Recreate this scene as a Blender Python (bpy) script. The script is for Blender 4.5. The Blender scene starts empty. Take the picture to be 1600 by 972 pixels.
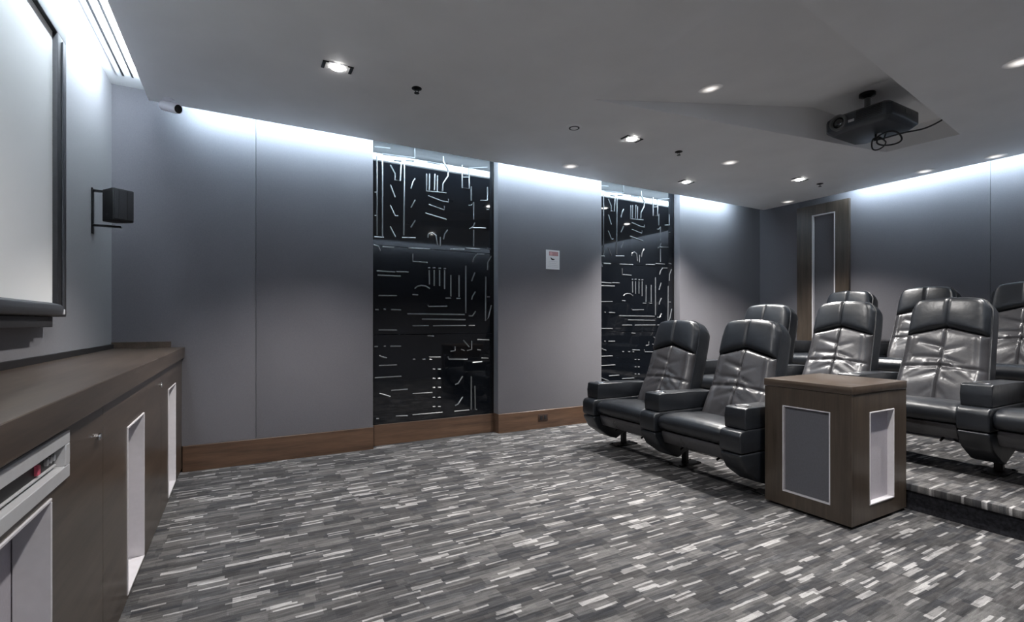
import bpy, bmesh, math, random
from mathutils import Vector, Matrix

random.seed(7)
SC = bpy.context.scene
COL = SC.collection

# ---------------------------------------------------------------- camera, world, exposure
cam_data = bpy.data.cameras.new('camera')
cam = bpy.data.objects.new('camera', cam_data)
COL.objects.link(cam)
cam.location = (0.0, 0.0, 1.15)
cam.rotation_euler = (math.radians(90), 0, -math.radians(28.93))
cam_data.sensor_width = 36.0
cam_data.lens = 17.19
cam_data.shift_y = 19 / 1600
cam_data.clip_start = 0.02
SC.camera = cam

world = bpy.data.worlds.new('world')
SC.world = world
world.use_nodes = True
world.node_tree.nodes['Background'].inputs[0].default_value = (0.02, 0.02, 0.022, 1)
world.node_tree.nodes['Background'].inputs[1].default_value = 0.2

SC.view_settings.view_transform = 'Standard'
SC.view_settings.look = 'None'
SC.view_settings.gamma = 1
SC.view_settings.use_curve_mapping = False
SC.view_settings.exposure = 0.58
SC.cycles.max_bounces = 10
SC.cycles.diffuse_bounces = 6
SC.cycles.sample_clamp_indirect = 6.0

LED_POWER = 34.0          # cove light strips
SPOT_POWER = 200.0        # recessed downlights and the spots added under the light patches
LENS_GLOW = 30.0

# ---------------------------------------------------------------- dimensions of the room
XS, XB = -0.83, 6.67      # screen wall, right (rear) wall
YL, YN = 4.53, -0.45      # face of the far wall's fabric, near wall behind the camera
YNICHE = 4.655            # back of the recesses in the far wall
ZC, ZTOP = 2.76, 2.895    # dropped ceiling, soffit above the cove
NICHE = [(1.052, 2.337), (3.709, 5.010)]
T1X, T1Z, T2X, T2Z = 3.585, 0.165, 5.20, 0.345

# ---------------------------------------------------------------- material helpers
def new_mat(name):
    m = bpy.data.materials.new(name)
    m.use_nodes = True
    nt = m.node_tree
    b = nt.nodes['Principled BSDF']
    return m, nt, b

def N(nt, t, **kw):
    n = nt.nodes.new(t)
    for k, v in kw.items():
        if k.startswith('i_'):
            n.inputs[k[2:].replace('_', ' ')].default_value = v
        else:
            setattr(n, k, v)
    return n

def L(nt, a, b):
    nt.links.new(a, b)

def math_node(nt, op, a, b=None):
    n = nt.nodes.new('ShaderNodeMath')
    n.operation = op
    for i, v in enumerate((a, b)):
        if v is None:
            continue
        if isinstance(v, (int, float)):
            n.inputs[i].default_value = v
        else:
            nt.links.new(v, n.inputs[i])
    return n.outputs[0]

def ramp(nt, fac, stops, interp='LINEAR'):
    r = nt.nodes.new('ShaderNodeValToRGB')
    r.color_ramp.interpolation = interp
    el = r.color_ramp.elements
    while len(el) < len(stops):
        el.new(0.5)
    for e, (p, c) in zip(el, stops):
        e.position = p
        e.color = (*c, 1) if len(c) == 3 else c
    nt.links.new(fac, r.inputs[0])
    return r.outputs[0]

def mix_col(nt, fac, a, b, mode='MIX'):
    n = nt.nodes.new('ShaderNodeMix')
    n.data_type = 'RGBA'
    n.blend_type = mode
    for i, v in ((0, fac), (6, a), (7, b)):
        if isinstance(v, (int, float)):
            n.inputs[i].default_value = v
        elif isinstance(v, tuple):
            n.inputs[i].default_value = (*v, 1)
        else:
            nt.links.new(v, n.inputs[i])
    return n.outputs[2]

def simple(name, col, rough=0.5, metal=0.0, spec=0.5, noise=0.0, nscale=40, bump=0.0, coat=0.0):
    m, nt, b = new_mat(name)
    b.inputs['Roughness'].default_value = rough
    b.inputs['Metallic'].default_value = metal
    b.inputs['Specular IOR Level'].default_value = spec
    b.inputs['Coat Weight'].default_value = coat
    tc = N(nt, 'ShaderNodeTexCoord')
    no = N(nt, 'ShaderNodeTexNoise')
    no.inputs['Scale'].default_value = nscale
    no.inputs['Detail'].default_value = 4
    L(nt, tc.outputs['Object'], no.inputs['Vector'])
    lo = tuple(max(0, c * (1 - noise)) for c in col)
    hi = tuple(c * (1 + noise) for c in col)
    L(nt, ramp(nt, no.outputs['Fac'], [(0.3, lo), (0.7, hi)]), b.inputs['Base Color'])
    if bump:
        bp = N(nt, 'ShaderNodeBump')
        bp.inputs['Strength'].default_value = bump
        bp.inputs['Distance'].default_value = 0.002
        L(nt, no.outputs['Fac'], bp.inputs['Height'])
        L(nt, bp.outputs[0], b.inputs['Normal'])
    return m

def emission(name, col, power, base=(0.8, 0.8, 0.8)):
    m, nt, b = new_mat(name)
    b.inputs['Base Color'].default_value = (*base, 1)
    b.inputs['Emission Color'].default_value = (*col, 1)
    b.inputs['Emission Strength'].default_value = power
    return m

def wood(name, dark, light, axis=0, rough=0.32, scale=1.0, coat=0.15):
    m, nt, b = new_mat(name)
    tc = N(nt, 'ShaderNodeTexCoord')
    mp = N(nt, 'ShaderNodeMapping')
    s = [14 * scale] * 3
    s[axis] = 0.9 * scale
    mp.inputs['Scale'].default_value = s
    L(nt, tc.outputs['Object'], mp.inputs['Vector'])
    n1 = N(nt, 'ShaderNodeTexNoise')
    n1.inputs['Scale'].default_value = 1.6
    n1.inputs['Detail'].default_value = 6
    n1.inputs['Distortion'].default_value = 0.4
    L(nt, mp.outputs[0], n1.inputs['Vector'])
    n2 = N(nt, 'ShaderNodeTexNoise')
    n2.inputs['Scale'].default_value = 9
    n2.inputs['Detail'].default_value = 5
    L(nt, mp.outputs[0], n2.inputs['Vector'])
    f = math_node(nt, 'ADD', math_node(nt, 'MULTIPLY', n1.outputs['Fac'], 0.65), math_node(nt, 'MULTIPLY', n2.outputs['Fac'], 0.35))
    L(nt, ramp(nt, f, [(0.33, dark), (0.66, light)]), b.inputs['Base Color'])
    b.inputs['Roughness'].default_value = rough
    b.inputs['Coat Weight'].default_value = coat
    b.inputs['Coat Roughness'].default_value = 0.25
    bp = N(nt, 'ShaderNodeBump')
    bp.inputs['Strength'].default_value = 0.08
    bp.inputs['Distance'].default_value = 0.002
    L(nt, f, bp.inputs['Height'])
    L(nt, bp.outputs[0], b.inputs['Normal'])
    return m

def fabric(name, lo, hi):
    m, nt, b = new_mat(name)
    tc = N(nt, 'ShaderNodeTexCoord')
    n1 = N(nt, 'ShaderNodeTexNoise')
    n1.inputs['Scale'].default_value = 260
    n1.inputs['Detail'].default_value = 3
    mp = N(nt, 'ShaderNodeMapping')
    mp.inputs['Scale'].default_value = (1, 1, 0.35)
    L(nt, tc.outputs['Object'], mp.inputs['Vector'])
    L(nt, mp.outputs[0], n1.inputs['Vector'])
    n2 = N(nt, 'ShaderNodeTexNoise')
    n2.inputs['Scale'].default_value = 1.1
    L(nt, tc.outputs['Object'], n2.inputs['Vector'])
    f = math_node(nt, 'ADD', math_node(nt, 'MULTIPLY', n1.outputs['Fac'], 0.5), math_node(nt, 'MULTIPLY', n2.outputs['Fac'], 0.5))
    L(nt, ramp(nt, f, [(0.35, lo), (0.65, hi)]), b.inputs['Base Color'])
    b.inputs['Roughness'].default_value = 0.85
    b.inputs['Specular IOR Level'].default_value = 0.25
    b.inputs['Sheen Weight'].default_value = 0.15
    bp = N(nt, 'ShaderNodeBump')
    bp.inputs['Strength'].default_value = 0.15
    bp.inputs['Distance'].default_value = 0.001
    L(nt, n1.outputs['Fac'], bp.inputs['Height'])
    L(nt, bp.outputs[0], b.inputs['Normal'])
    return m

def carpet(name):
    """woven carpet tile: short dashes running along X in mixed greys with scattered pale dashes"""
    m, nt, b = new_mat(name)
    tc = N(nt, 'ShaderNodeTexCoord')
    wob = N(nt, 'ShaderNodeTexNoise')
    wob.inputs['Scale'].default_value = 9
    L(nt, tc.outputs['Object'], wob.inputs['Vector'])
    sp = N(nt, 'ShaderNodeSeparateXYZ')
    L(nt, tc.outputs['Object'], sp.inputs[0])
    x = sp.outputs[0]
    y = math_node(nt, 'ADD', sp.outputs[1], math_node(nt, 'MULTIPLY', math_node(nt, 'SUBTRACT', wob.outputs['Fac'], 0.5), 0.012))
    def cells(length, width, seed):
        row = math_node(nt, 'FLOOR', math_node(nt, 'DIVIDE', math_node(nt, 'ADD', y, seed), width))
        w1 = N(nt, 'ShaderNodeTexWhiteNoise', noise_dimensions='1D')
        L(nt, row, w1.inputs['W'])
        off = math_node(nt, 'MULTIPLY', w1.outputs['Value'], length * 0.6)
        col = math_node(nt, 'FLOOR', math_node(nt, 'DIVIDE', math_node(nt, 'ADD', x, off), length))
        cb = N(nt, 'ShaderNodeCombineXYZ')
        L(nt, col, cb.inputs[0]); L(nt, row, cb.inputs[1]); cb.inputs[2].default_value = seed
        w2 = N(nt, 'ShaderNodeTexWhiteNoise', noise_dimensions='3D')
        L(nt, cb.outputs[0], w2.inputs['Vector'])
        return w2
    big, mid, fine = cells(0.17, 0.056, 3.1), cells(0.14, 0.028, 11.7), cells(0.115, 0.0125, 23.3)
    grey = math_node(nt, 'ADD', math_node(nt, 'MULTIPLY', big.outputs['Value'], 0.45),
                     math_node(nt, 'ADD', math_node(nt, 'MULTIPLY', mid.outputs['Value'], 0.30), math_node(nt, 'MULTIPLY', fine.outputs['Value'], 0.25)))
    base = ramp(nt, grey, CARPET_STOPS)
    tint = mix_col(nt, 0.22, base, ramp(nt, mid.outputs['Value'], [(0.0, (0.060, 0.064, 0.075)), (0.5, (0.078, 0.074, 0.070)), (1.0, (0.085, 0.075, 0.072))]))
    pale = ramp(nt, fine.outputs['Value'], [(0.0, (0, 0, 0)), (0.90, (0.0, 0.0, 0.0)), (0.905, (1, 1, 1))], 'CONSTANT')
    pale2 = ramp(nt, mid.outputs['Value'], [(0.0, (0, 0, 0)), (0.968, (0.0, 0.0, 0.0)), (0.972, (1, 1, 1))], 'CONSTANT')
    pf = math_node(nt, 'MAXIMUM', pale, pale2)
    fuzz = N(nt, 'ShaderNodeTexNoise')
    fuzz.inputs['Scale'].default_value = 320
    fuzz.inputs['Detail'].default_value = 2
    L(nt, tc.outputs['Object'], fuzz.inputs['Vector'])
    smp = N(nt, 'ShaderNodeMapping')
    smp.inputs['Scale'].default_value = (7, 60, 1)
    L(nt, tc.outputs['Object'], smp.inputs['Vector'])
    streak = N(nt, 'ShaderNodeTexNoise')
    streak.inputs['Scale'].default_value = 1.5
    streak.inputs['Detail'].default_value = 3
    L(nt, smp.outputs[0], streak.inputs['Vector'])
    fade = ramp(nt, streak.outputs['Fac'], [(0.32, (0.35, 0.35, 0.35)), (0.55, (1, 1, 1))])
    pf2 = math_node(nt, 'MULTIPLY', math_node(nt, 'MULTIPLY', pf, fade), math_node(nt, 'ADD', 0.40, math_node(nt, 'MULTIPLY', big.outputs['Value'], 0.55)))
    tint = mix_col(nt, 0.7, tint, ramp(nt, streak.outputs['Fac'], [(0.30, (0.6, 0.6, 0.6)), (0.70, (1.45, 1.45, 1.45))]), 'MULTIPLY')
    c = mix_col(nt, pf2, tint, CARPET_PALE)
    c = mix_col(nt, 0.55, c, ramp(nt, fuzz.outputs['Fac'], [(0.3, (0.55, 0.55, 0.55)), (0.7, (1.3, 1.3, 1.3))]), 'MULTIPLY')
    L(nt, c, b.inputs['Base Color'])
    b.inputs['Roughness'].default_value = 0.95
    b.inputs['Specular IOR Level'].default_value = 0.15
    bp = N(nt, 'ShaderNodeBump')
    bp.inputs['Strength'].default_value = 0.5
    bp.inputs['Distance'].default_value = 0.004
    L(nt, fuzz.outputs['Fac'], bp.inputs['Height'])
    L(nt, bp.outputs[0], b.inputs['Normal'])
    return m

def leather(name, col, rough=0.36):
    m, nt, b = new_mat(name)
    tc = N(nt, 'ShaderNodeTexCoord')
    v = N(nt, 'ShaderNodeTexVoronoi')
    v.inputs['Scale'].default_value = 300
    L(nt, tc.outputs['Object'], v.inputs['Vector'])
    n = N(nt, 'ShaderNodeTexNoise')
    n.inputs['Scale'].default_value = 7
    n.inputs['Detail'].default_value = 5
    L(nt, tc.outputs['Object'], n.inputs['Vector'])
    L(nt, ramp(nt, n.outputs['Fac'], [(0.3, tuple(c * 0.8 for c in col)), (0.7, tuple(c * 1.2 for c in col))]), b.inputs['Base Color'])
    rr = N(nt, 'ShaderNodeMapRange')
    rr.inputs['To Min'].default_value = rough - 0.05
    rr.inputs['To Max'].default_value = rough + 0.07
    L(nt, n.outputs['Fac'], rr.inputs['Value'])
    L(nt, rr.outputs[0], b.inputs['Roughness'])
    b.inputs['Specular IOR Level'].default_value = 0.62
    bp = N(nt, 'ShaderNodeBump')
    bp.inputs['Strength'].default_value = 0.10
    bp.inputs['Distance'].default_value = 0.001
    L(nt, v.outputs['Distance'], bp.inputs['Height'])
    n3 = N(nt, 'ShaderNodeTexNoise')
    n3.inputs['Scale'].default_value = 14
    n3.inputs['Detail'].default_value = 3
    L(nt, tc.outputs['Object'], n3.inputs['Vector'])
    b2 = N(nt, 'ShaderNodeBump')
    b2.inputs['Strength'].default_value = 0.25
    b2.inputs['Distance'].default_value = 0.01
    L(nt, n3.outputs['Fac'], b2.inputs['Height'])
    L(nt, bp.outputs[0], b2.inputs['Normal'])
    L(nt, b2.outputs[0], b.inputs['Normal'])
    return m

def glowing(name, power):
    """frosted disc added for a soft light patch on the ceiling, brightest in its middle"""
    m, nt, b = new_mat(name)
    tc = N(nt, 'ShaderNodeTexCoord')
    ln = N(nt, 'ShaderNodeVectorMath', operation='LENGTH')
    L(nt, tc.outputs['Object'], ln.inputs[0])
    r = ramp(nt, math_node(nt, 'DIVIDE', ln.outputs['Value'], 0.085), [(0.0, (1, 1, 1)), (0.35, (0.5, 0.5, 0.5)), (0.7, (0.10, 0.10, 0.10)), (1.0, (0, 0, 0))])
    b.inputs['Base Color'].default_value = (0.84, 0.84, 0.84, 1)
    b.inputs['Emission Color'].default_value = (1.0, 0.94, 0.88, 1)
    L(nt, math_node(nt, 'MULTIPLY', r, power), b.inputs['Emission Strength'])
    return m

CARPET_STOPS = [(0.15, (0.024, 0.024, 0.026)), (0.5, (0.066, 0.065, 0.067)), (0.85, (0.150, 0.147, 0.145))]
CARPET_PALE = (0.41, 0.40, 0.395)

M = {
    'fabric': fabric('wall_fabric', (0.128, 0.126, 0.140), (0.158, 0.155, 0.170)),
    'paint': simple('ceiling_paint', (0.84, 0.84, 0.84), rough=0.55, noise=0.03, nscale=3, spec=0.4),
    'soffit': simple('soffit_paint', (0.75, 0.76, 0.77), rough=0.6, noise=0.02, nscale=4),
    'carpet': carpet('dash_carpet'),
    'riser': simple('shaded_riser_carpet', (0.022, 0.022, 0.026), rough=0.95, noise=0.45, nscale=60, bump=0.3, spec=0.1),  # the riser's shade is put into a darker carpet colour
    'wood': wood('dark_brown_wood', (0.036, 0.0255, 0.018), (0.084, 0.062, 0.046), axis=1),
    'wood_v': wood('dark_brown_wood_upright', (0.040, 0.030, 0.022), (0.082, 0.063, 0.047), axis=2),
    'base_wood': wood('baseboard_wood', (0.046, 0.026, 0.017), (0.122, 0.070, 0.043), axis=0, rough=0.4),
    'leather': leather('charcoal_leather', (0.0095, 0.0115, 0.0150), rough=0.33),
    'leather_lit': leather('charcoal_leather_lit', (0.037, 0.0365, 0.040), rough=0.28),  # highlights on backs and leg rests put into a lighter leather colour
    'black': simple('black_plastic', (0.012, 0.012, 0.013), rough=0.45, noise=0.1),
    'black_metal': simple('black_metal', (0.015, 0.015, 0.016), rough=0.35, metal=0.6, noise=0.1),
    'shell': simple('speaker_shell', (0.010, 0.010, 0.011), rough=0.6, noise=0.1),
    'grille': simple('speaker_grille', (0.024, 0.024, 0.028), rough=0.8, noise=0.3, nscale=500, bump=0.4),
    'glass': simple('black_glass', (0.004, 0.005, 0.007), rough=0.04, spec=0.6, noise=0.05),
    'ridge': simple('raised_glass', (0.13, 0.137, 0.145), rough=0.24, spec=1.0, noise=0.05),
    'chrome': simple('chrome', (0.75, 0.75, 0.76), rough=0.15, metal=1.0, noise=0.02),
    'steel': simple('brushed_steel', (0.80, 0.80, 0.82), rough=0.38, metal=0.85, noise=0.03),
    'trim': simple('pale_trim', (0.62, 0.60, 0.62), rough=0.4, noise=0.03),
    'silver': simple('silver_frame', (0.50, 0.50, 0.51), rough=0.35, noise=0.03),
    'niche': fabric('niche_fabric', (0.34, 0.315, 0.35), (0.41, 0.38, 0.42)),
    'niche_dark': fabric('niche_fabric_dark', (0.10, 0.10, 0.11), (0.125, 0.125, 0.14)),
    'screen': simple('screen_white', (0.92, 0.92, 0.91), rough=0.8, noise=0.01, nscale=2),
    'velvet': simple('black_velvet', (0.022, 0.022, 0.025), rough=0.6, noise=0.15),
    'bar': simple('dark_grey_bar', (0.045, 0.047, 0.053), rough=0.5, noise=0.1),
    'white': simple('white_plastic', (0.75, 0.74, 0.76), rough=0.4, noise=0.02),
    'white_paint': simple('white_enamel', (0.70, 0.71, 0.72), rough=0.4, noise=0.02),
    'paper': simple('paper', (0.93, 0.93, 0.95), rough=0.7, noise=0.02),
    'red_print': simple('faded_red_print', (0.55, 0.30, 0.31), rough=0.7, noise=0.1, nscale=90),
    'pink_print': simple('pink_print', (0.75, 0.45, 0.47), rough=0.7, noise=0.05),
    'black_print': simple('black_print', (0.02, 0.015, 0.015), rough=0.7),
    'grey_print': simple('grey_print', (0.55, 0.54, 0.58), rough=0.7),
    'projector': simple('projector_shell', (0.030, 0.035, 0.042), rough=0.35, noise=0.1),
    'lens_glass': simple('lens_glass', (0.01, 0.012, 0.012), rough=0.05, spec=0.9),
    'ring': simple('lens_ring', (0.11, 0.115, 0.115), rough=0.4),
    'red': simple('red_switch', (0.55, 0.09, 0.14), rough=0.35),
    'brown': simple('outlet_brown', (0.035, 0.018, 0.012), rough=0.5),
    'led': emission('cove_led', (0.70, 0.87, 1.0), LED_POWER),
    'led_screen': emission('screen_cove_led', (0.78, 0.90, 1.0), LED_POWER * 1.9),
    'lamp': emission('lamp_lens', (1.0, 0.98, 0.95), LENS_GLOW),
    'glow_disc': glowing('light_patch_glow', 1.1),  # emission imitating reflected light on the ceiling
}

# ---------------------------------------------------------------- mesh helpers
def mesh_obj(name, bm, mat, parent=None, smooth=35, loc=None):
    bmesh.ops.recalc_face_normals(bm, faces=bm.faces[:])
    me = bpy.data.meshes.new(name)
    bm.to_mesh(me)
    bm.free()
    me.materials.append(mat)
    if smooth:
        me.shade_smooth()
        me.set_sharp_from_angle(angle=math.radians(smooth))
    o = bpy.data.objects.new(name, me)
    COL.objects.link(o)
    if parent is not None:
        o.parent = parent
    if loc is not None:
        o.location = loc
    return o

def empty(name, loc=(0, 0, 0), rz=0.0):
    o = bpy.data.objects.new(name, None)
    o.empty_display_size = 0.1
    o.location = loc
    o.rotation_euler = (0, 0, rz)
    COL.objects.link(o)
    return o

def tag(o, label, cat, group=None):
    o['label'] = label
    o['category'] = cat
    if group:
        o['group'] = group
    return o

def structure(o):
    o['kind'] = 'structure'
    return o

def box(bm, x0, x1, y0, y1, z0, z1, bev=0.0, seg=2):
    tmp = bmesh.new()
    bmesh.ops.create_cube(tmp, size=1)
    for v in tmp.verts:
        v.co = Vector((x0 + (v.co.x + .5) * (x1 - x0), y0 + (v.co.y + .5) * (y1 - y0), z0 + (v.co.z + .5) * (z1 - z0)))
    if bev:
        bmesh.ops.bevel(tmp, geom=tmp.edges[:], offset=bev, segments=seg, profile=0.5, affect='EDGES')
    merge(bm, tmp)

def merge(bm, tmp, mat=None):
    if mat is not None:
        bmesh.ops.transform(tmp, matrix=mat, verts=tmp.verts[:])
    me = bpy.data.meshes.new('tmp')
    tmp.to_mesh(me)
    tmp.free()
    bm.from_mesh(me)
    bpy.data.meshes.remove(me)

def prism(bm, prof, y0, y1, bev=0.0, seg=3, plane='xz'):
    """closed polygon extruded; plane xz -> along y, xy -> along z, yz -> along x"""
    tmp = bmesh.new()
    def P(a, b, t):
        return {'xz': (a, t, b), 'xy': (a, b, t), 'yz': (t, a, b)}[plane]
    v0 = [tmp.verts.new(P(a, b, y0)) for a, b in prof]
    v1 = [tmp.verts.new(P(a, b, y1)) for a, b in prof]
    n = len(prof)
    tmp.faces.new(v0); tmp.faces.new(v1[::-1])
    for i in range(n):
        tmp.faces.new((v0[i], v0[(i + 1) % n], v1[(i + 1) % n], v1[i]))
    if bev:
        bmesh.ops.bevel(tmp, geom=tmp.edges[:], offset=bev, segments=seg, profile=0.5, affect='EDGES', clamp_overlap=True)
    merge(bm, tmp)

def cyl(bm, c, axis, r0, r1, h, seg=24, cap=True):
    """cone or cylinder from c along axis"""
    tmp = bmesh.new()
    bmesh.ops.create_cone(tmp, cap_ends=cap, segments=seg, radius1=r0, radius2=r1, depth=h)
    a = Vector(axis).normalized()
    q = Vector((0, 0, 1)).rotation_difference(a)
    merge(bm, tmp, Matrix.Translation(Vector(c) + a * h / 2) @ q.to_matrix().to_4x4())

def lathe(bm, prof, c, axis=(0, 0, 1), seg=28):
    """profile of (radius, height) revolved about axis through c"""
    tmp = bmesh.new()
    rings = []
    for r, h in prof:
        rings.append([tmp.verts.new((r * math.cos(2 * math.pi * k / seg), r * math.sin(2 * math.pi * k / seg), h)) for k in range(seg)])
    for a, b in zip(rings, rings[1:]):
        for k in range(seg):
            tmp.faces.new((a[k], a[(k + 1) % seg], b[(k + 1) % seg], b[k]))
    if prof[0][0] > 1e-6:
        tmp.faces.new(rings[0][::-1])
    if prof[-1][0] > 1e-6:
        tmp.faces.new(rings[-1])
    bmesh.ops.remove_doubles(tmp, verts=tmp.verts[:], dist=1e-6)
    q = Vector((0, 0, 1)).rotation_difference(Vector(axis).normalized())
    merge(bm, tmp, Matrix.Translation(Vector(c)) @ q.to_matrix().to_4x4())

def tube(bm, pts, r, seg=8):
    pts = [Vector(p) for p in pts]
    tmp = bmesh.new()
    rings = []
    prev = None
    for i, p in enumerate(pts):
        t = (pts[min(i + 1, len(pts) - 1)] - pts[max(i - 1, 0)]).normalized()
        ref = prev if prev is not None else (Vector((0, 1, 0)) if abs(t.y) < 0.9 else Vector((1, 0, 0)))
        n = (ref - t * ref.dot(t)).normalized()
        prev = n
        b = t.cross(n)
        rings.append([tmp.verts.new(p + (n * math.cos(2 * math.pi * k / seg) + b * math.sin(2 * math.pi * k / seg)) * r) for k in range(seg)])
    for a, b in zip(rings, rings[1:]):
        for k in range(seg):
            tmp.faces.new((a[k], a[(k + 1) % seg], b[(k + 1) % seg], b[k]))
    tmp.faces.new(rings[0][::-1]); tmp.faces.new(rings[-1])
    merge(bm, tmp)

def spline(ctrl, n=10):
    """Catmull-Rom through control points"""
    c = [Vector(p) for p in ctrl]
    c = [c[0] * 2 - c[1]] + c + [c[-1] * 2 - c[-2]]
    out = []
    for i in range(1, len(c) - 2):
        p0, p1, p2, p3 = c[i - 1:i + 3]
        for k in range(n):
            t = k / n
            out.append(0.5 * ((2 * p1) + (p2 - p0) * t + (2 * p0 - 5 * p1 + 4 * p2 - p3) * t * t + (3 * p1 - p0 - 3 * p2 + p3) * t ** 3))
    out.append(c[-2])
    return out

def sheet(bm, front, back, nu, nv):
    """closed pad: front(u,v) and back(u,v) grids, u in [-1,1], v in [0,1], stitched round the rim"""
    tmp = bmesh.new()
    F = [[tmp.verts.new(front(-1 + 2 * i / nu, j / nv)) for i in range(nu + 1)] for j in range(nv + 1)]
    B = [[tmp.verts.new(back(-1 + 2 * i / nu, j / nv)) for i in (0, nu)] for j in (0, nv)]
    for j in range(nv):
        for i in range(nu):
            tmp.faces.new((F[j][i], F[j][i + 1], F[j + 1][i + 1], F[j + 1][i]))
    rim = [F[0][i] for i in range(nu + 1)] + [F[j][nu] for j in range(1, nv + 1)] + [F[nv][i] for i in range(nu - 1, -1, -1)] + [F[j][0] for j in range(nv - 1, 0, -1)]
    brim = []
    def bk(i, j):
        return tmp.verts.new(back(-1 + 2 * i / nu, j / nv))
    for i in range(nu + 1): brim.append(bk(i, 0))
    for j in range(1, nv + 1): brim.append(bk(nu, j))
    for i in range(nu - 1, -1, -1): brim.append(bk(i, nv))
    for j in range(nv - 1, 0, -1): brim.append(bk(0, j))
    for row in B:
        for v in row:
            tmp.verts.remove(v)
    n = len(rim)
    for k in range(n):
        tmp.faces.new((rim[k], brim[k], brim[(k + 1) % n], rim[(k + 1) % n]))
    tmp.faces.new(brim)
    merge(bm, tmp)

def loft(bm, rings):
    tmp = bmesh.new()
    R = [[tmp.verts.new(p) for p in ring] for ring in rings]
    n = len(R[0])
    for a, b in zip(R, R[1:]):
        for k in range(n):
            tmp.faces.new((a[k], a[(k + 1) % n], b[(k + 1) % n], b[k]))
    tmp.faces.new(R[0][::-1]); tmp.faces.new(R[-1])
    merge(bm, tmp)

def frame_ring(bm, x, ya, yb, za, zb, w, depth, plane):
    """thin rectangular frame of four bars. plane 'x': lies in a plane of constant X; 'y': constant Y. depth along the normal (signed)"""
    x0, x1 = min(x, x + depth), max(x, x + depth)
    for (a0, a1, b0, b1) in ((ya, yb, zb - w, zb), (ya, yb, za, za + w), (ya, ya + w, za + w, zb - w), (yb - w, yb, za + w, zb - w)):
        if plane == 'x':
            box(bm, x0, x1, a0, a1, b0, b1, 0.0015, 1)
        else:
            box(bm, a0, a1, x0, x1, b0, b1, 0.0015, 1)

def copy_tree(o, parent=None):
    c = o.copy()
    COL.objects.link(c)
    if parent is not None:
        c.parent = parent
    for ch in list(o.children):
        copy_tree(ch, c)
    return c

# ================================================================ THE SETTING
# ---- floor and the two carpeted tiers
bm = bmesh.new()
box(bm, XS - .2, XB + .2, YN - .2, YNICHE + .1, -0.12, 0.0)
floor = structure(mesh_obj('floor', bm, M['carpet'], smooth=0))
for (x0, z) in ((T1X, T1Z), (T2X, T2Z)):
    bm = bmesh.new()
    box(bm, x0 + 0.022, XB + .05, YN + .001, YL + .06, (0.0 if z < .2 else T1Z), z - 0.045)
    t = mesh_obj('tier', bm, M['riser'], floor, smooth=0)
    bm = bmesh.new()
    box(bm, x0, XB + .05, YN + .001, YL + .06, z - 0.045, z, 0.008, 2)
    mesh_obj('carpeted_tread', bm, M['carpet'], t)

# ---- far wall: backing, fabric panels, recesses
bm = bmesh.new()
box(bm, XS - .2, XB + .2, YNICHE, YNICHE + .12, 0, 3.3)
wall_far = structure(mesh_obj('wall_far', bm, M['fabric'], smooth=0))
def fabric_panel(parent, x0, x1, y0, y1, z0, z1):
    b = bmesh.new()
    box(b, x0, x1, y0, y1, z0, z1, 0.003, 2)
    return mesh_obj('fabric_panel', b, M['fabric'], parent)
G = 0.0012
for (a, b_) in ((XS - .02, 0.102), (0.102, NICHE[0][0]), (NICHE[0][1], NICHE[1][0]), (NICHE[1][1], XB + .02)):
    fabric_panel(wall_far, a + G, b_ - G, YL, YNICHE - .001, 0.20, ZTOP + .02)
baseboard = None
def base_piece(parent, x0, x1, y0, y1, z0, z1):
    b = bmesh.new()
    box(b, x0, x1, y0, y1, z0, z1, 0.002, 1)
    return mesh_obj('baseboard_board', b, M['base_wood'], parent)
bm = bmesh.new()
box(bm, -0.40, NICHE[0][0], YL - .012, YL + .1, 0, 0.20, 0.002, 1)
baseboard = structure(mesh_obj('baseboard_far', bm, M['base_wood']))
base_piece(baseboard, NICHE[0][0] + .002, NICHE[0][1] - .002, YNICHE - .035, YNICHE - .001, 0, 0.195)
base_piece(baseboard, NICHE[0][1], T1X, YL - .012, YL + .1, 0, 0.20)
base_piece(baseboard, T1X, NICHE[1][0], YL - .012, YL + .059, T1Z, 0.36)
base_piece(baseboard, NICHE[1][0] + .002, NICHE[1][1] - .002, YNICHE - .035, YNICHE - .001, T1Z, 0.36)

# ---- screen wall (left), rear wall (right), near wall
bm = bmesh.new()
box(bm, XS - .12, XS, YN - .2, YNICHE + .1, 0, 3.3)
structure(mesh_obj('wall_left', bm, M['fabric'], smooth=0))
bm = bmesh.new()
box(bm, XB + .03, XB + .15, YN - .2, YNICHE + .1, 0, 3.3)
wall_right = structure(mesh_obj('wall_right', bm, M['fabric'], smooth=0))
for (a, b_) in ((3.958, YL + .02), (2.0, 3.958), (0.7, 2.0), (YN - .02, 0.7)):
    fabric_panel(wall_right, XB, XB + .031, a + G, b_ - G, T1Z, ZTOP + .02)
bm = bmesh.new()
box(bm, XS - .12, XB + .15, YN - .12, YN, 0, 3.3)
structure(mesh_obj('wall_near', bm, M['fabric'], smooth=0))

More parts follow.
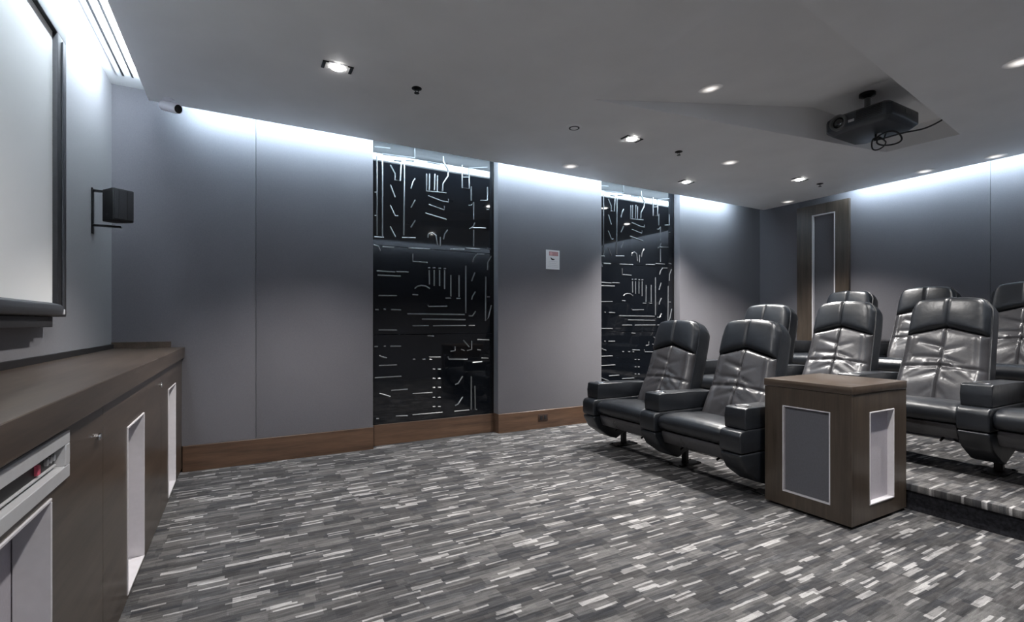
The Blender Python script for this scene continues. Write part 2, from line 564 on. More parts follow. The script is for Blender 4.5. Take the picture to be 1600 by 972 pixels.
# ---- dropped ceiling with the projector recess, cove soffit above its edges
CX0, CX1, CY0, CY1 = -0.588, 6.50, -0.28, 4.36
T, P2, P3, Q = (2.208, 2.796), (5.305, 2.33), (5.357, 1.80), (2.13, 1.41)
RX, RZ = 4.375, 3.037                      # ridge of the recess
def lerp_y(a, b, x):
    return a[1] + (b[1] - a[1]) * (x - a[0]) / (b[0] - a[0])
RA, RB = (RX, lerp_y(T, P2, RX)), (RX, lerp_y(Q, P3, RX))
bm = bmesh.new()
def V(p, z):
    return bm.verts.new((p[0], p[1], z))
oc = [V(p, ZC) for p in ((CX0, CY0), (CX1, CY0), (CX1, CY1), (CX0, CY1))]
hT, hP2, hP3, hQ = V(T, ZC), V(P2, ZC), V(P3, ZC), V(Q, ZC)
hRA, hRB = V(RA, ZC), V(RB, ZC)
rA, rB = V(RA, RZ), V(RB, RZ)
# underside round the recess
bm.faces.new((oc[3], oc[0], hQ, hT))
bm.faces.new((oc[0], oc[1], hP3, hRB, hQ))
bm.faces.new((oc[1], oc[2], hP2, hP3))
bm.faces.new((oc[2], oc[3], hT, hRA, hP2))
# recess: forward slope, back slope, side walls
bm.faces.new((hT, hQ, rB, rA))
tP2, tP3 = V(P2, 2.945), V(P3, 2.945)
bm.faces.new((rA, rB, tP3, tP2))
bm.faces.new((tP2, tP3, hP3, hP2))
bm.faces.new((hT, rA, hRA)); bm.faces.new((hRA, rA, tP2, hP2))
bm.faces.new((hQ, hRB, rB)); bm.faces.new((hRB, hP3, tP3, rB))
# edge of the slab
up = [V((v.co.x, v.co.y), ZC + .05) for v in oc]
for k in range(4):
    bm.faces.new((oc[k], oc[(k + 1) % 4], up[(k + 1) % 4], up[k]))
inn = [bm.verts.new((p[0], p[1], ZC + .05)) for p in ((CX0 + .3, CY0 + .3), (CX1 - .3, CY0 + .3), (CX1 - .3, CY1 - .3), (CX0 + .3, CY1 - .3))]
for k in range(4):
    bm.faces.new((up[k], up[(k + 1) % 4], inn[(k + 1) % 4], inn[k]))
bm.faces.ensure_lookup_table()
me = bpy.data.meshes.new('ceiling')
bm.to_mesh(me); bm.free()
me.materials.append(M['paint'])
ceiling = structure(bpy.data.objects.new('ceiling', me))
COL.objects.link(ceiling)

bm = bmesh.new()
for (a, b_, c, d) in ((XS - .1, XB + .1, YNICHE - .75, YNICHE + .1), (XS - .1, XB + .1, YN - .1, YN + .5), (XS - .1, XS + .75, YN + .5, YNICHE - .75), (XB - .6, XB + .1, YN + .5, YNICHE - .75)):
    box(bm, a, b_, c, d, ZTOP, ZTOP + .08)
mesh_obj('soffit', bm, M['soffit'], ceiling, smooth=0)
bm = bmesh.new()
box(bm, XS - .2, XB + .2, YN - .2, YNICHE + .2, 3.3, 3.4)
mesh_obj('roof_slab', bm, M['soffit'], ceiling, smooth=0)

# light strips lying in the cove just outside the slab's edge
def led(x0, x1, y0, y1, z0=ZC + .018, mat='led'):
    b = bmesh.new()
    box(b, x0, x1, y0, y1, z0, z0 + .06)
    return mesh_obj('light_strip', b, M[mat], ceiling, smooth=0)
led(-0.36, 5.95, CY1 + .001, CY1 + .011)
led(CX1 + .001, CX1 + .011, -0.2, 3.27)
led(CX0 - .011, CX0 - .001, 0.2, 4.20, ZC + .040, 'led_screen')
led(-0.3, 6.2, CY0 - .011, CY0 - .001)

# linear air diffuser in the soffit above the screen wall
dif = tag(empty('air_diffuser', (-0.70, 2.6, ZTOP)), 'long white air diffuser with two dark slots in the cove above the screen wall', 'vent')
bm = bmesh.new()
box(bm, -.065, .065, -1.75, 1.75, -.006, 0, .002, 1)
mesh_obj('flange', bm, M['white_paint'], dif)
for dx in (-0.028, 0.025):
    bm = bmesh.new()
    box(bm, dx - .006, dx + .006, -1.73, 1.73, -.008, -.0055)
    mesh_obj('slot', bm, M['black'], dif, smooth=0)

# ================================================================ CEILING FITTINGS
BRIGHT = [(0.526, 3.22, 'square white downlight with two dark clips, nearest the screen wall'),
          (2.98, 3.23, 'square white downlight with two dark clips, above the front row of chairs'),
          (4.43, 3.91, 'square white downlight with two dark clips, close to the second black glass panel'),
          (5.46, 3.23, 'square white downlight with two dark clips, toward the wooden wall panel at the back')]
def bright_light(x, y, label, k=1.0):
    r = tag(empty('recessed_downlight', (x, y, ZC)), label, 'downlight', 'clip-trimmed downlights in the ceiling')
    b = bmesh.new()
    box(b, -.075, .075, -.045, .045, -.003, .0005, .001, 1)
    mesh_obj('trim_plate', b, M['paint'], r)
    for s in (-1, 1):
        b = bmesh.new()
        box(b, s * .082 - .010, s * .082 + .010, -.045, .045, -.006, .0005, .002, 1)
        box(b, s * .074 - .018, s * .074 + .018, -.046, -.038, -.006, .0005, .001, 1)
        mesh_obj('spring_clip', b, M['black_metal'], r)
    b = bmesh.new()
    lathe(b, [(.040, -.003), (.040, -.008), (.034, -.010), (.0, -.012)], (0, 0, 0), (0, 0, 1), 24)
    mesh_obj('lens', b, M['lamp'], r)
    add_spot(r, SPOT_POWER * k, 108 if x > 1 else 98 if y > 2 else 150, 0.7)
    return r
def add_spot(parent, power, angle, blend=0.7, z=-.03, col=(1.0, 0.965, 0.93)):
    ld = bpy.data.lights.new('spot_light', 'SPOT')
    ld.energy = power
    ld.color = col
    ld.spot_size = math.radians(angle)
    ld.spot_blend = blend
    ld.shadow_soft_size = 0.035
    lo = bpy.data.objects.new('spot_light', ld)
    COL.objects.link(lo)
    lo.parent = parent
    lo.location = (0, 0, z)
for (x, y, lab), k in zip(BRIGHT, (0.95, 0.60, 1.0, 1.1)):
    bright_light(x, y, lab, k)
for (x, y, lab) in ((0.526, 0.9, 'square white downlight with two dark clips, over the near end of the media cabinet'),
                    (2.98, 0.9, 'square white downlight with two dark clips, over the near side of the wooden podium'),
                    (5.46, 0.9, 'square white downlight with two dark clips, over the near end of the rear row')):
    bright_light(x, y, lab, 0.55 if x < 1 else 0.75)

def light_patch(x, y, z, label, tilt=0.0):  # added disc imitating light reflected onto the ceiling, no fixture there
    r = tag(empty('light_patch_disc', (x, y, z)), label, 'downlight', 'frosted discs added as light patches on the ceiling')
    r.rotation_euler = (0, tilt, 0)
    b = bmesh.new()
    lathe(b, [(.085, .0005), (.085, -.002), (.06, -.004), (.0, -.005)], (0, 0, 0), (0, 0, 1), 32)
    mesh_obj('lens', b, M['glow_disc'], r)  # added glowing disc, not a lens, no lamp behind it
    if x < 6 and y < 4:
        add_spot(r, SPOT_POWER * (0.95 if y > 3 else 0.55), 115, 0.8)  # added spot without a fixture, strengthens the chairs' shadows
    return r
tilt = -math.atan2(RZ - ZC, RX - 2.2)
for (x, y, z, lab, tl) in ((2.99, 2.42, ZC + (2.99 - 2.2) * (RZ - ZC) / (RX - 2.2) - .001, 'round frosted disc added as a light patch in the sloping recess in front of the projector', tilt),
                           (4.28, 3.23, ZC, 'round frosted disc added as a light patch between the front row light and the wooden wall panel', 0),
                           (2.95, 4.10, ZC, 'dim round frosted disc added as a light patch near the wall above the paper notice', 0),
                           (6.33, 3.90, ZC, 'round frosted disc added as a light patch in the far back corner by the wooden wall panel', 0),
                           (6.33, 2.42, ZC, 'round frosted disc added as a light patch at the back wall edge, left one of the two behind the projector', 0),
                           (6.36, 1.87, ZC, 'round frosted disc added as a light patch at the back wall edge, right one of the two behind the projector', 0),
                           (4.20, 1.12, ZC, 'round frosted disc added as a light patch at the right edge of the picture beside the projector recess', 0)):
    light_patch(x, y, z, lab, tl)

def sprinkler(x, y, label):
    r = tag(empty('sprinkler', (x, y, ZC)), label, 'sprinkler', 'ceiling sprinklers')
    b = bmesh.new()
    lathe(b, [(.034, 0), (.034, -.004), (.020, -.008), (.014, -.010), (.0, -.010)], (0, 0, 0), (0, 0, 1), 20)
    mesh_obj('escutcheon', b, M['black_metal'], r)
    b = bmesh.new()
    for s in (-1, 1):
        tube(b, [(s * .010, 0, -.008), (s * .013, 0, -.020), (0, 0, -.032)], .0025, 6)
    mesh_obj('frame_arm', b, M['black_metal'], r)
    b = bmesh.new()
    lathe(b, [(.018, -.032), (.018, -.034), (.0, -.035)], (0, 0, 0), (0, 0, 1), 16)
    mesh_obj('deflector', b, M['black_metal'], r)
sprinkler(1.05, 3.25, 'small black sprinkler head, nearest the screen wall')
sprinkler(3.59, 3.26, 'small black sprinkler head, between the two lights over the front row')
sprinkler(5.84, 3.22, 'small black sprinkler head, closest to the wooden wall panel')

r = tag(empty('smoke_detector', (2.384, 3.26, ZC)), 'flat grey smoke detector disc on the ceiling left of the projector recess', 'smoke detector')
b = bmesh.new()
lathe(b, [(.062, 0), (.062, -.004), (.052, -.010), (.030, -.014), (.0, -.015)], (0, 0, 0), (0, 0, 1), 28)
mesh_obj('cover', b, M['paint'], r)
b = bmesh.new()
lathe(b, [(.044, -.0115), (.044, -.0135), (.040, -.0138)], (0, 0, 0), (0, 0, 1), 28)
mesh_obj('vent_ring', b, M['bar'], r)

# security camera under the corner of the dropped ceiling
r = tag(empty('security_camera', (-0.46, 4.27, ZC)), 'white bullet security camera under the ceiling corner above the wall speaker', 'camera')
b = bmesh.new()
lathe(b, [(.036, 0), (.036, -.008), (.016, -.012), (.016, -.030), (.0, -.031)], (0, 0, 0), (0, 0, 1), 20)
mesh_obj('mount', b, M['white'], r)
ax = Vector((.62, -.62, -.28)).normalized()
c0 = Vector((-.040, .040, -.035))
b = bmesh.new()
lathe(b, [(.0, -.002), (.028, 0), (.035, .008), (.035, .150), (.032, .155), (.0, .150)], c0, ax, 24)
mesh_obj('body', b, M['white'], r)
b = bmesh.new()
lathe(b, [(.030, .1515), (.030, .1545), (.018, .155), (.0, .155)], c0, ax, 24)
mesh_obj('lens', b, M['lens_glass'], r)

# ================================================================ DECORATIVE BLACK GLASS PANELS
STROKES = '''0.109,2.746 0.109,1.963|0.109,2.746 0.423,2.760 0.423,2.852|0.057,2.715 0.057,1.973|0.184,2.653 0.229,2.577 0.226,2.516 0.278,2.516 0.290,2.685|0.221,2.704 0.290,2.708|0.321,2.690 0.314,1.996|0.184,2.465 0.229,2.351|0.181,2.270 0.229,2.174 0.260,2.177|0.181,2.067 0.232,1.974|0.428,2.560 0.407,2.527 0.384,2.454|0.428,2.352 0.384,2.270|0.428,2.152 0.384,2.078|0.298,1.972 0.431,1.980|0.035,1.957 0.124,1.960|0.035,2.374 0.055,2.377|0.035,2.156 0.055,2.159|0.544,2.624 0.540,2.452 0.751,2.460|0.573,2.628 0.570,2.463|0.629,2.636 0.622,2.470|0.655,2.624 0.652,2.466|0.717,2.824 0.722,2.769 0.771,2.697 0.768,2.633 0.717,2.554 0.709,2.474|0.560,2.407 0.709,2.371 0.773,2.370 0.770,2.402|0.563,2.322 0.726,2.285 0.729,2.326|0.531,2.233 0.751,2.193|0.557,1.993 0.560,2.025 0.601,2.044 0.639,2.024 0.655,1.931|0.764,2.091 0.734,2.048 0.721,1.991|0.687,2.012 0.687,1.917|0.923,2.769 0.923,2.534 1.002,2.537 1.002,2.749 1.211,2.789|0.932,2.645 1.002,2.656|1.024,2.564 1.024,2.417|0.994,2.364 1.024,2.368 1.052,2.404 1.052,2.224|1.002,2.121 1.047,2.149 1.065,2.192|1.038,2.137 1.192,2.147|1.052,2.117 1.052,1.945|1.211,2.581 1.211,2.440 1.128,2.430|1.198,2.343 1.229,2.347|0.360,1.877 0.576,1.882|0.793,1.897 0.949,1.905|0.967,1.919 1.128,1.921|1.202,1.937 1.248,1.930|0.028,1.882 0.072,1.871 0.091,1.828|0.109,1.871 0.221,1.872|0.403,1.827 0.403,1.750 0.552,1.748|0.557,1.697 0.580,1.698|0.606,1.699 0.634,1.701|0.667,1.698 0.692,1.699|0.722,1.698 0.746,1.699|0.570,1.674 0.573,1.533|0.622,1.677 0.622,1.520|0.679,1.680 0.679,1.522|0.732,1.683 0.732,1.492|0.057,1.640 0.229,1.638|0.241,1.642 0.360,1.645|0.064,1.600 0.283,1.601|1.038,1.780 1.056,1.831 1.092,1.869 1.174,1.871|1.211,1.708 1.216,1.791 1.254,1.860|1.029,1.584 1.065,1.675|0.552,2.742 0.684,2.742|0.337,2.723 0.415,2.728|0.035,2.800 0.184,2.811|0.072,1.408 0.247,1.413|0.064,1.601 0.283,1.602|0.042,1.277 0.072,1.277|0.121,1.281 0.141,1.281|0.191,1.279 0.287,1.277|0.072,1.086 0.247,1.083|0.035,0.931 0.067,0.930|0.121,0.932 0.141,0.931|0.184,0.930 0.287,0.928|0.079,0.846 0.109,0.831 0.150,0.820|0.076,0.751 0.247,0.750|0.038,0.638 0.290,0.639|0.191,0.509 0.352,0.510|0.079,0.490 0.184,0.452|0.400,0.464 0.601,0.461|0.050,0.255 0.076,0.252|0.237,0.261 0.352,0.254|0.400,0.258 0.709,0.256|0.836,0.254 1.002,0.254|1.065,0.500 1.069,0.254 1.088,0.252|1.024,0.601 1.024,0.257|0.423,1.487 0.447,1.508 0.487,1.519 0.536,1.514 0.576,1.492|0.400,1.428 0.455,1.426|0.557,1.331 0.563,1.315 0.759,1.320|0.742,1.402 0.799,1.404|0.859,1.402 0.902,1.403|0.799,1.636 0.799,1.420|0.888,1.640 0.888,1.419|0.349,1.240 0.949,1.237|0.963,1.741 0.963,1.254|0.495,1.190 0.958,1.185|0.400,1.125 0.563,1.125|0.609,1.124 0.963,1.125|0.994,1.125 1.065,1.125|0.552,1.025 0.617,1.022|0.568,0.814 0.692,0.809|0.568,0.792 0.596,0.788|0.498,0.794 0.531,0.793|0.403,0.798 0.428,0.797|0.768,0.813 0.776,0.786 0.979,0.777|0.793,0.865 0.845,0.870 0.845,0.915|0.911,0.881 0.949,0.867|0.976,0.867 1.029,0.878 1.029,0.968|1.092,0.873 1.132,0.867|0.935,0.975 1.002,0.903|1.092,0.979 1.229,0.973|1.137,0.785 1.220,0.780|1.038,0.742 1.147,0.746|0.606,0.693 0.632,0.692|0.659,0.691 0.689,0.689|0.606,0.601 0.632,0.599|0.659,0.598 0.689,0.596|0.606,0.511 0.632,0.509|0.659,0.508 0.689,0.506|0.606,0.414 0.632,0.412|0.659,0.410 0.689,0.408|0.606,0.321 0.632,0.319|0.659,0.317 0.689,0.314|0.845,0.526 0.879,0.536 0.928,0.606|0.845,0.313 0.879,0.326 0.928,0.395|1.029,1.393 1.038,1.426 1.070,1.476|0.994,1.225 1.038,1.225 1.074,1.274|1.192,1.638 1.187,1.173 1.220,1.206 1.257,1.340|1.205,1.427 1.235,1.428'''
PANE_Z = [(0.195, 1.040), (1.044, 1.880), (1.884, 2.890)]
strokes = [[tuple(map(float, p.split(','))) for p in pl.split()] for pl in STROKES.split('|')]
ridge_meshes = []
for pl in strokes:
    mz = sum(p[1] for p in pl) / len(pl)
    k = 0 if mz < 1.042 else 1 if mz < 1.882 else 2
    b = bmesh.new()
    tube(b, [(x, -.002, z) for x, z in pl], 0.0072, 6)
    bmesh.ops.recalc_face_normals(b, faces=b.faces[:])
    me = bpy.data.meshes.new('ridge')
    b.to_mesh(me); b.free()
    me.materials.append(M['ridge'])
    me.shade_smooth(); me.set_sharp_from_angle(angle=math.radians(50))
    ridge_meshes.append((k, me))
for (x0, x1), lab in zip(NICHE, ('tall black glass wall panel with raised lines, standing clear left of the paper notice',
                                 'tall black glass wall panel with raised lines, partly hidden behind a front row chair')):
    w = x1 - x0
    r = tag(empty('glass_panel', (x0, 4.630, 0)), lab, 'wall panel', 'black glass panels in the far wall')
    dz = 0.0 if x0 < 2 else 0.165
    panes = []
    for (za, zb) in PANE_Z:
        b = bmesh.new()
        box(b, .018, w - .018, 0, .012, za + (dz if za < .3 else 0), zb, .0015, 1)
        panes.append(mesh_obj('glass_pane', b, M['glass'], r))
    for s in (0, 1):
        b = bmesh.new()
        xa = .001 if s == 0 else w - .019
        box(b, xa, xa + .018, -.004, .02, .196 + dz, 2.89, .001, 1)
        mesh_obj('edge_channel', b, M['black_metal'], r)
    for k, me in ridge_meshes:
        o = bpy.data.objects.new('ridge', me)
        COL.objects.link(o)
        o.parent = panes[k]

# ================================================================ PROJECTION SCREEN on the left wall
r = tag(empty('projection_screen', (XS, 2.06, 1.13)), 'big white projection screen in a black frame on the left wall', 'screen')
def part_box(name, mat, parent, org, x0, x1, y0, y1, z0, z1, bev=.003, seg=2):
    b = bmesh.new()
    box(b, x0 - org[0], x1 - org[0], y0 - org[1], y1 - org[1], z0 - org[2], z1 - org[2], bev, seg)
    return mesh_obj(name, b, mat, parent)
SO = (XS, 2.06, 1.13)
SY0, SY1 = 0.99, 3.128
part_box('screen_surface', M['screen'], r, SO, XS + .02, XS + .066, SY0 + .10, SY1 - .10, 1.20, 2.52, .001, 1)
part_box('frame_rail', M['velvet'], r, SO, XS + .001, XS + .085, SY0, SY1, 2.495, 2.59, .006)
for (a, b_) in ((SY0, SY0 + .13), (SY1 - .13, SY1)):
    f = part_box('frame_rail', M['velvet'], r, SO, XS + .001, XS + .085, a, b_, 1.18, 2.5, .006)
    m_ = (a + b_) / 2
    part_box('frame_lip', M['bar'], f, SO, XS + .085, XS + .091, m_ - .012, m_ + .012, 1.2, 2.48, .002, 1)
b = bmesh.new()
prism(b, [(XS + .06 - SO[0], 1.246 - SO[2]), (XS + .098 - SO[0], 1.234 - SO[2]), (XS + .104 - SO[0], 1.21 - SO[2]), (XS + .098 - SO[0], 1.183 - SO[2]), (XS + .06 - SO[0], 1.18 - SO[2])], SY0 + .11 - SO[1], SY1 - .115 - SO[1], .006, 2)
bb = mesh_obj('bottom_bar', b, M['bar'], r)
part_box('end_label', M['white'], bb, SO, XS + .086, XS + .106, SY1 - .117, SY1 - .108, 1.19, 1.214, .001, 1)
lr = part_box('lower_rail', M['velvet'], r, SO, XS + .001, XS + .075, SY0 + .12, SY1 - .16, 1.132, 1.179, .003)

# ================================================================ SATELLITE SPEAKER on its bracket
r = tag(empty('wall_speaker', (XS, 3.985, 1.72)), 'small black speaker on a square wall bracket beside the projection screen', 'speaker')
n = Vector((.6, -.8, 0)); t = Vector((.8, .6, 0))
p0 = Vector((-.693, 3.81, 0))
def spk(a, d, z):          # a along the front, d backwards
    p = p0 + t * a - n * d
    return (p.x - XS, p.y - 3.985, z - 1.72)
b = bmesh.new()
prof = [(0, 0), (.118, 0), (.118, .035), (.085, .125), (.005, .125)]
tmpv = []
prism(b, [spk(a, d, 0)[:2] for a, d in prof], 1.786 - 1.72, 1.986 - 1.72, .006, 2, 'xy')
body = mesh_obj('cabinet', b, M['shell'], r)
b = bmesh.new()
prism(b, [spk(a, d, 0)[:2] for a, d in ((.006, -.007), (.112, -.007), (.112, .002), (.006, .002))], 1.794 - 1.72, 1.978 - 1.72, .003, 2, 'xy')
mesh_obj('grille', b, M['grille'], r)
b = bmesh.new()
for a in (.03, .075):
    prism(b, [spk(a, d, 0)[:2] for d in (-.0085, -.0085)] and [spk(a, -.0085, 0)[:2], spk(a + .004, -.0085, 0)[:2], spk(a + .004, -.006, 0)[:2], spk(a, -.006, 0)[:2]], 1.80 - 1.72, 1.972 - 1.72, 0, 1, 'xy')
mesh_obj('grille_rib', b, M['shell'], r)
b = bmesh.new()
box(b, 0.001, .010, -.016, .016, -.005, .285, .002, 1)
mesh_obj('bracket_plate', b, M['black_metal'], r)
for z in (.268, .050):
    b = bmesh.new()
    box(b, .008, .150, -.016, .016, z - .006, z + .006, .002, 1)
    mesh_obj('bracket_arm', b, M['black_metal'], r)

# ================================================================ LOW MEDIA CABINET along the left wall and its worktop
XF = -0.405
CY_A, CY_B = -0.35, YL - .002
cab = tag(empty('media_cabinet', (XS, 2.0, 0)), 'long low dark brown cabinet with pale lit niches under the projection screen', 'cabinet')
CO = (XS, 2.0, 0)
part_box('plinth', M['black'], cab, CO, XS + .002, XF - .03, CY_A, CY_B, 0, .03, .001, 1)
part_box('carcass', M['wood'], cab, CO, XS + .002, XF - .075, CY_A, CY_B, .03, .883, .001, 1)
def door_with_openings(name, mat, parent, org, ya, yb, za, zb, holes, x0, x1):
    """front board with rectangular cut-outs; holes = [(y0,y1,z0,z1)] stacked in z"""
    b = bmesh.new()
    holes = sorted(holes, key=lambda h: h[2])
    def add(a0, a1, c0, c1):
        if a1 - a0 > 1e-4 and c1 - c0 > 1e-4:
            box(b, x0 - org[0], x1 - org[0], a0 - org[1], a1 - org[1], c0 - org[2], c1 - org[2])
    z = za
    for (h0, h1, g0, g1) in holes:
        add(ya, yb, z, g0)
        add(ya, h0, g0, g1)
        add(h1, yb, g0, g1)
        z = g1
    add(ya, yb, z, zb)
    bmesh.ops.remove_doubles(b, verts=b.verts[:], dist=1e-5)
    return mesh_obj(name, b, mat, parent, smooth=0)
def niche(parent, org, y0, y1, z0, z1, xf, depth, w=.008):
    b = bmesh.new()
    o = (org[0], org[1], org[2])
    frame_ring(b, xf + .004 - o[0], y0 - o[1], y1 - o[1], z0 - o[2], z1 - o[2], w, -depth, 'x')
    tr = mesh_obj('niche_trim', b, M['trim'], parent, smooth=0)
    b = bmesh.new()
    box(b, xf - depth - .006 - o[0], xf - depth + .002 - o[0], y0 - o[1], y1 - o[1], z0 - o[2], z1 - o[2])
    mesh_obj('niche_back', b, M['niche'], parent, smooth=0)
def lock(parent, org, y, z, xf):
    b = bmesh.new()
    lathe(b, [(.010, 0), (.010, .006), (.012, .008), (.011, .013), (.0, .015)], (xf - org[0], y - org[1], z - org[2]), (1, 0, 0), 18)
    mesh_obj('lock', b, M['chrome'], parent)
DOORS = [(CY_A, 0.80, [(-.10, .28, .05, .73)]),
         (0.803, 2.085, [(1.19, 1.575, .05, .727), (1.05, 1.695, .747, .870)]),
         (2.088, 3.420, [(2.475, 2.860, .05, .73)]),
         (3.423, CY_B, [(3.735, 4.115, .05, .735)])]
for i, (ya, yb, holes) in enumerate(DOORS):
    d = door_with_openings('door', M['wood'], cab, CO, ya, yb, .032, .878, holes, XF - .02, XF)
    niche(d, CO, *holes[0], XF, .07)
    if i == 1:
        lock(d, CO, 1.998, .788, XF)
        y0, y1, z0, z1 = holes[1]
        b = bmesh.new()
        frame_ring(b, XF + .008 - CO[0], y0 - CO[1], y1 - CO[1], z0, z1, .034, -.03, 'x')
        mesh_obj('equipment_bezel', b, M['silver'], d, smooth=0)
    elif i == 2:
        lock(d, CO, 3.363, .801, XF)
        b = bmesh.new()
        lathe(b, [(.003, 0), (.003, .003), (.0, .004)], (XF - CO[0], 2.14, .62), (1, 0, 0), 10)
        mesh_obj('screw_cap', b, M['chrome'], d)
mp = empty('equipment_unit', (XF - .048 - CO[0], 1.37 - CO[1], .785))
mp.parent = cab
b = bmesh.new()
box(b, 0, .035, -.286, .286, .001, .050, .002, 1)
mesh_obj('case', b, M['black'], mp)
b = bmesh.new()
box(b, .033, .043, .145, .160, .012, .036, .002, 1)
mesh_obj('red_switch', b, M['red'], mp)
for y in (.215, .240, .265):
    b = bmesh.new()
    lathe(b, [(.008, 0), (.008, .007), (.0, .008)], (.034, y, .026), (1, 0, 0), 14)
    mesh_obj('control_knob', b, M['silver'], mp)
b = bmesh.new()
box(b, .034, .040, -.28, .28, .002, .007, .001, 1)
mesh_obj('silver_strip', b, M['silver'], mp)
ct = tag(empty('countertop', (XS, 2.0, .885)), 'long dark brown wooden worktop over the media cabinet', 'worktop')
b = bmesh.new()
box(b, .001, -.385 - XS, CY_A - .005 - 2.0, CY_B - 2.0, 0, .080, .002, 1)
mesh_obj('top_board', b, M['wood'], ct)
b = bmesh.new()
box(b, .001, .014, CY_A - 2.0, CY_B - .014 - 2.0, .080, .112, .001, 1)
mesh_obj('back_upstand', b, M['black'], ct)
b = bmesh.new()
box(b, .001, .36, CY_B - .014 - 2.0, CY_B - 2.0, .080, .126, .001, 1)
mesh_obj('end_upstand', b, M['wood'], ct)

# ================================================================ PODIUM in front of the tier
PX0, PX1, PY0, PY1, PZ = 2.955, 3.578, 1.460, 1.972, 0.796
pod = tag(empty('podium', ((PX0 + PX1) / 2, (PY0 + PY1) / 2, 0)), 'square dark wooden podium with pale edged niches beside the front row', 'podium')
PO = ((PX0 + PX1) / 2, (PY0 + PY1) / 2, 0)
part_box('plinth', M['black'], pod, PO, PX0 + .03, PX1 - .03, PY0 + .03, PY1 - .03, 0, .025, .001, 1)
HL = (1.572, 1.855, .105, .639)
fb = door_with_openings('front_board', M['wood_v'], pod, PO, PY0, PY1, .018, .748, [HL], PX0, PX0 + .02)
b = bmesh.new()
frame_ring(b, PX0 - .003 - PO[0], HL[0] - PO[1], HL[1] - PO[1], HL[2], HL[3], .007, .022, 'x')
mesh_obj('niche_trim', b, M['trim'], fb, smooth=0)
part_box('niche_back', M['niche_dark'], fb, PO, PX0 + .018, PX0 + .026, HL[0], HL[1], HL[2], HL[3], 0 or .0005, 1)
HR = (3.146, 3.427, .105, .640)
def board_y(name, ya, yb):
    b = bmesh.new()
    for (a0, a1, c0, c1) in ((PX0 + .021, PX1, .018, HR[2]), (PX0 + .021, PX1, HR[3], .748), (PX0 + .021, HR[0], HR[2], HR[3]), (HR[1], PX1, HR[2], HR[3])):
        box(b, a0 - PO[0], a1 - PO[0], ya - PO[1], yb - PO[1], c0, c1)
    bmesh.ops.remove_doubles(b, verts=b.verts[:], dist=1e-5)
    return mesh_obj(name, b, M['wood_v'], pod, smooth=0)
sb = board_y('side_board', PY0, PY0 + .02)
b = bmesh.new()
frame_ring(b, PY0 - .003 - PO[1], HR[0] - PO[0], HR[1] - PO[0], HR[2], HR[3], .008, .036, 'y')
mesh_obj('niche_trim', b, M['trim'], sb, smooth=0)
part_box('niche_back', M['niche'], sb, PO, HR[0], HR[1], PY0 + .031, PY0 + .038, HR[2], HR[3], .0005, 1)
part_box('back_board', M['wood_v'], pod, PO, PX1 - .02, PX1 - .0005, PY0 + .021, PY1 - .021, .018, .748, .001, 1)
part_box('far_board', M['wood_v'], pod, PO, PX0 + .021, PX1 - .0005, PY1 - .02, PY1, .018, .748, .001, 1)
part_box('top_board', M['wood'], pod, PO, PX0 - .004, PX1 - .0005, PY0 - .004, PY1 + .004, .751, PZ, .0025, 2)

# ================================================================ WOODEN PANEL on the rear wall
wp = tag(empty('wooden_wall_panel', (XB, 3.63, T2Z)), 'tall dark wooden panel with a narrow white edged niche on the back wall', 'wall panel')
WO = (XB, 3.63, T2Z)
b_ = door_with_openings('board', M['wood_v'], wp, WO, 3.305, 3.955, T2Z, 2.712, [(3.466, 3.755, .45, 2.577)], XB - .045, XB - .001)
b = bmesh.new()
frame_ring(b, XB - .049 - WO[0], 3.466 - WO[1], 3.755 - WO[1], .45 - WO[2], 2.577 - WO[2], .014, .042, 'x')
mesh_obj('niche_trim', b, M['trim'], b_, smooth=0)
part_box('niche_back', M['niche_dark'], b_, WO, XB - .010, XB - .002, 3.466, 3.755, .45, 2.577, .0005, 1)

# ================================================================ NOTICE and OUTLET on the far wall
nt_ = tag(empty('paper_notice', (3.02, YL, 1.747)), 'white paper notice with faded red heading taped to the grey wall', 'notice')
b = bmesh.new(); box(b, -.09, .09, -.0025, -.0005, 0, .213)
sheet_o = mesh_obj('sheet', b, M['paper'], nt_, smooth=0)
b = bmesh.new(); box(b, -.050, .072, -.0032, -.0024, .150, .196)
mesh_obj('red_heading', b, M['red_print'], nt_, smooth=0)
b = bmesh.new(); lathe(b, [(.018, 0), (.018, .0006), (0, .0007)], (-.024, -.0031, .172), (0, -1, 0), 20)
mesh_obj('pink_emblem', b, M['pink_print'], nt_, smooth=0)
b = bmesh.new()
prism(b, [(-.032, .134), (-.004, .118), (.027, .114), (.012, .104), (-.014, .102), (-.024, .112)], -.0032, -.0024, 0, 1, 'xz')
mesh_obj('black_arrow', b, M['black_print'], nt_, smooth=0)
b = bmesh.new()
for k, (a, c) in enumerate(((-.05, .06), (-.06, .045), (-.055, .062), (-.07, .07))):
    box(b, a, c, -.0030, -.0024, .086 - .02 * k, .088 - .02 * k)
mesh_obj('text_line', b, M['grey_print'], nt_, smooth=0)['kind'] = 'stuff'

ot = tag(empty('floor_outlet', (2.885, YL - .012, .12)), 'small brown outlet plate in the wooden baseboard below the notice', 'outlet')
b = bmesh.new(); box(b, -.062, .062, -.006, 0, -.038, .038, .003, 2)
mesh_obj('cover_plate', b, M['brown'], ot)
for s in (-.026, .026):
    b = bmesh.new(); box(b, s - .016, s + .016, -.008, -.005, -.022, .022, .003, 2)
    mesh_obj('socket', b, M['black'], ot)

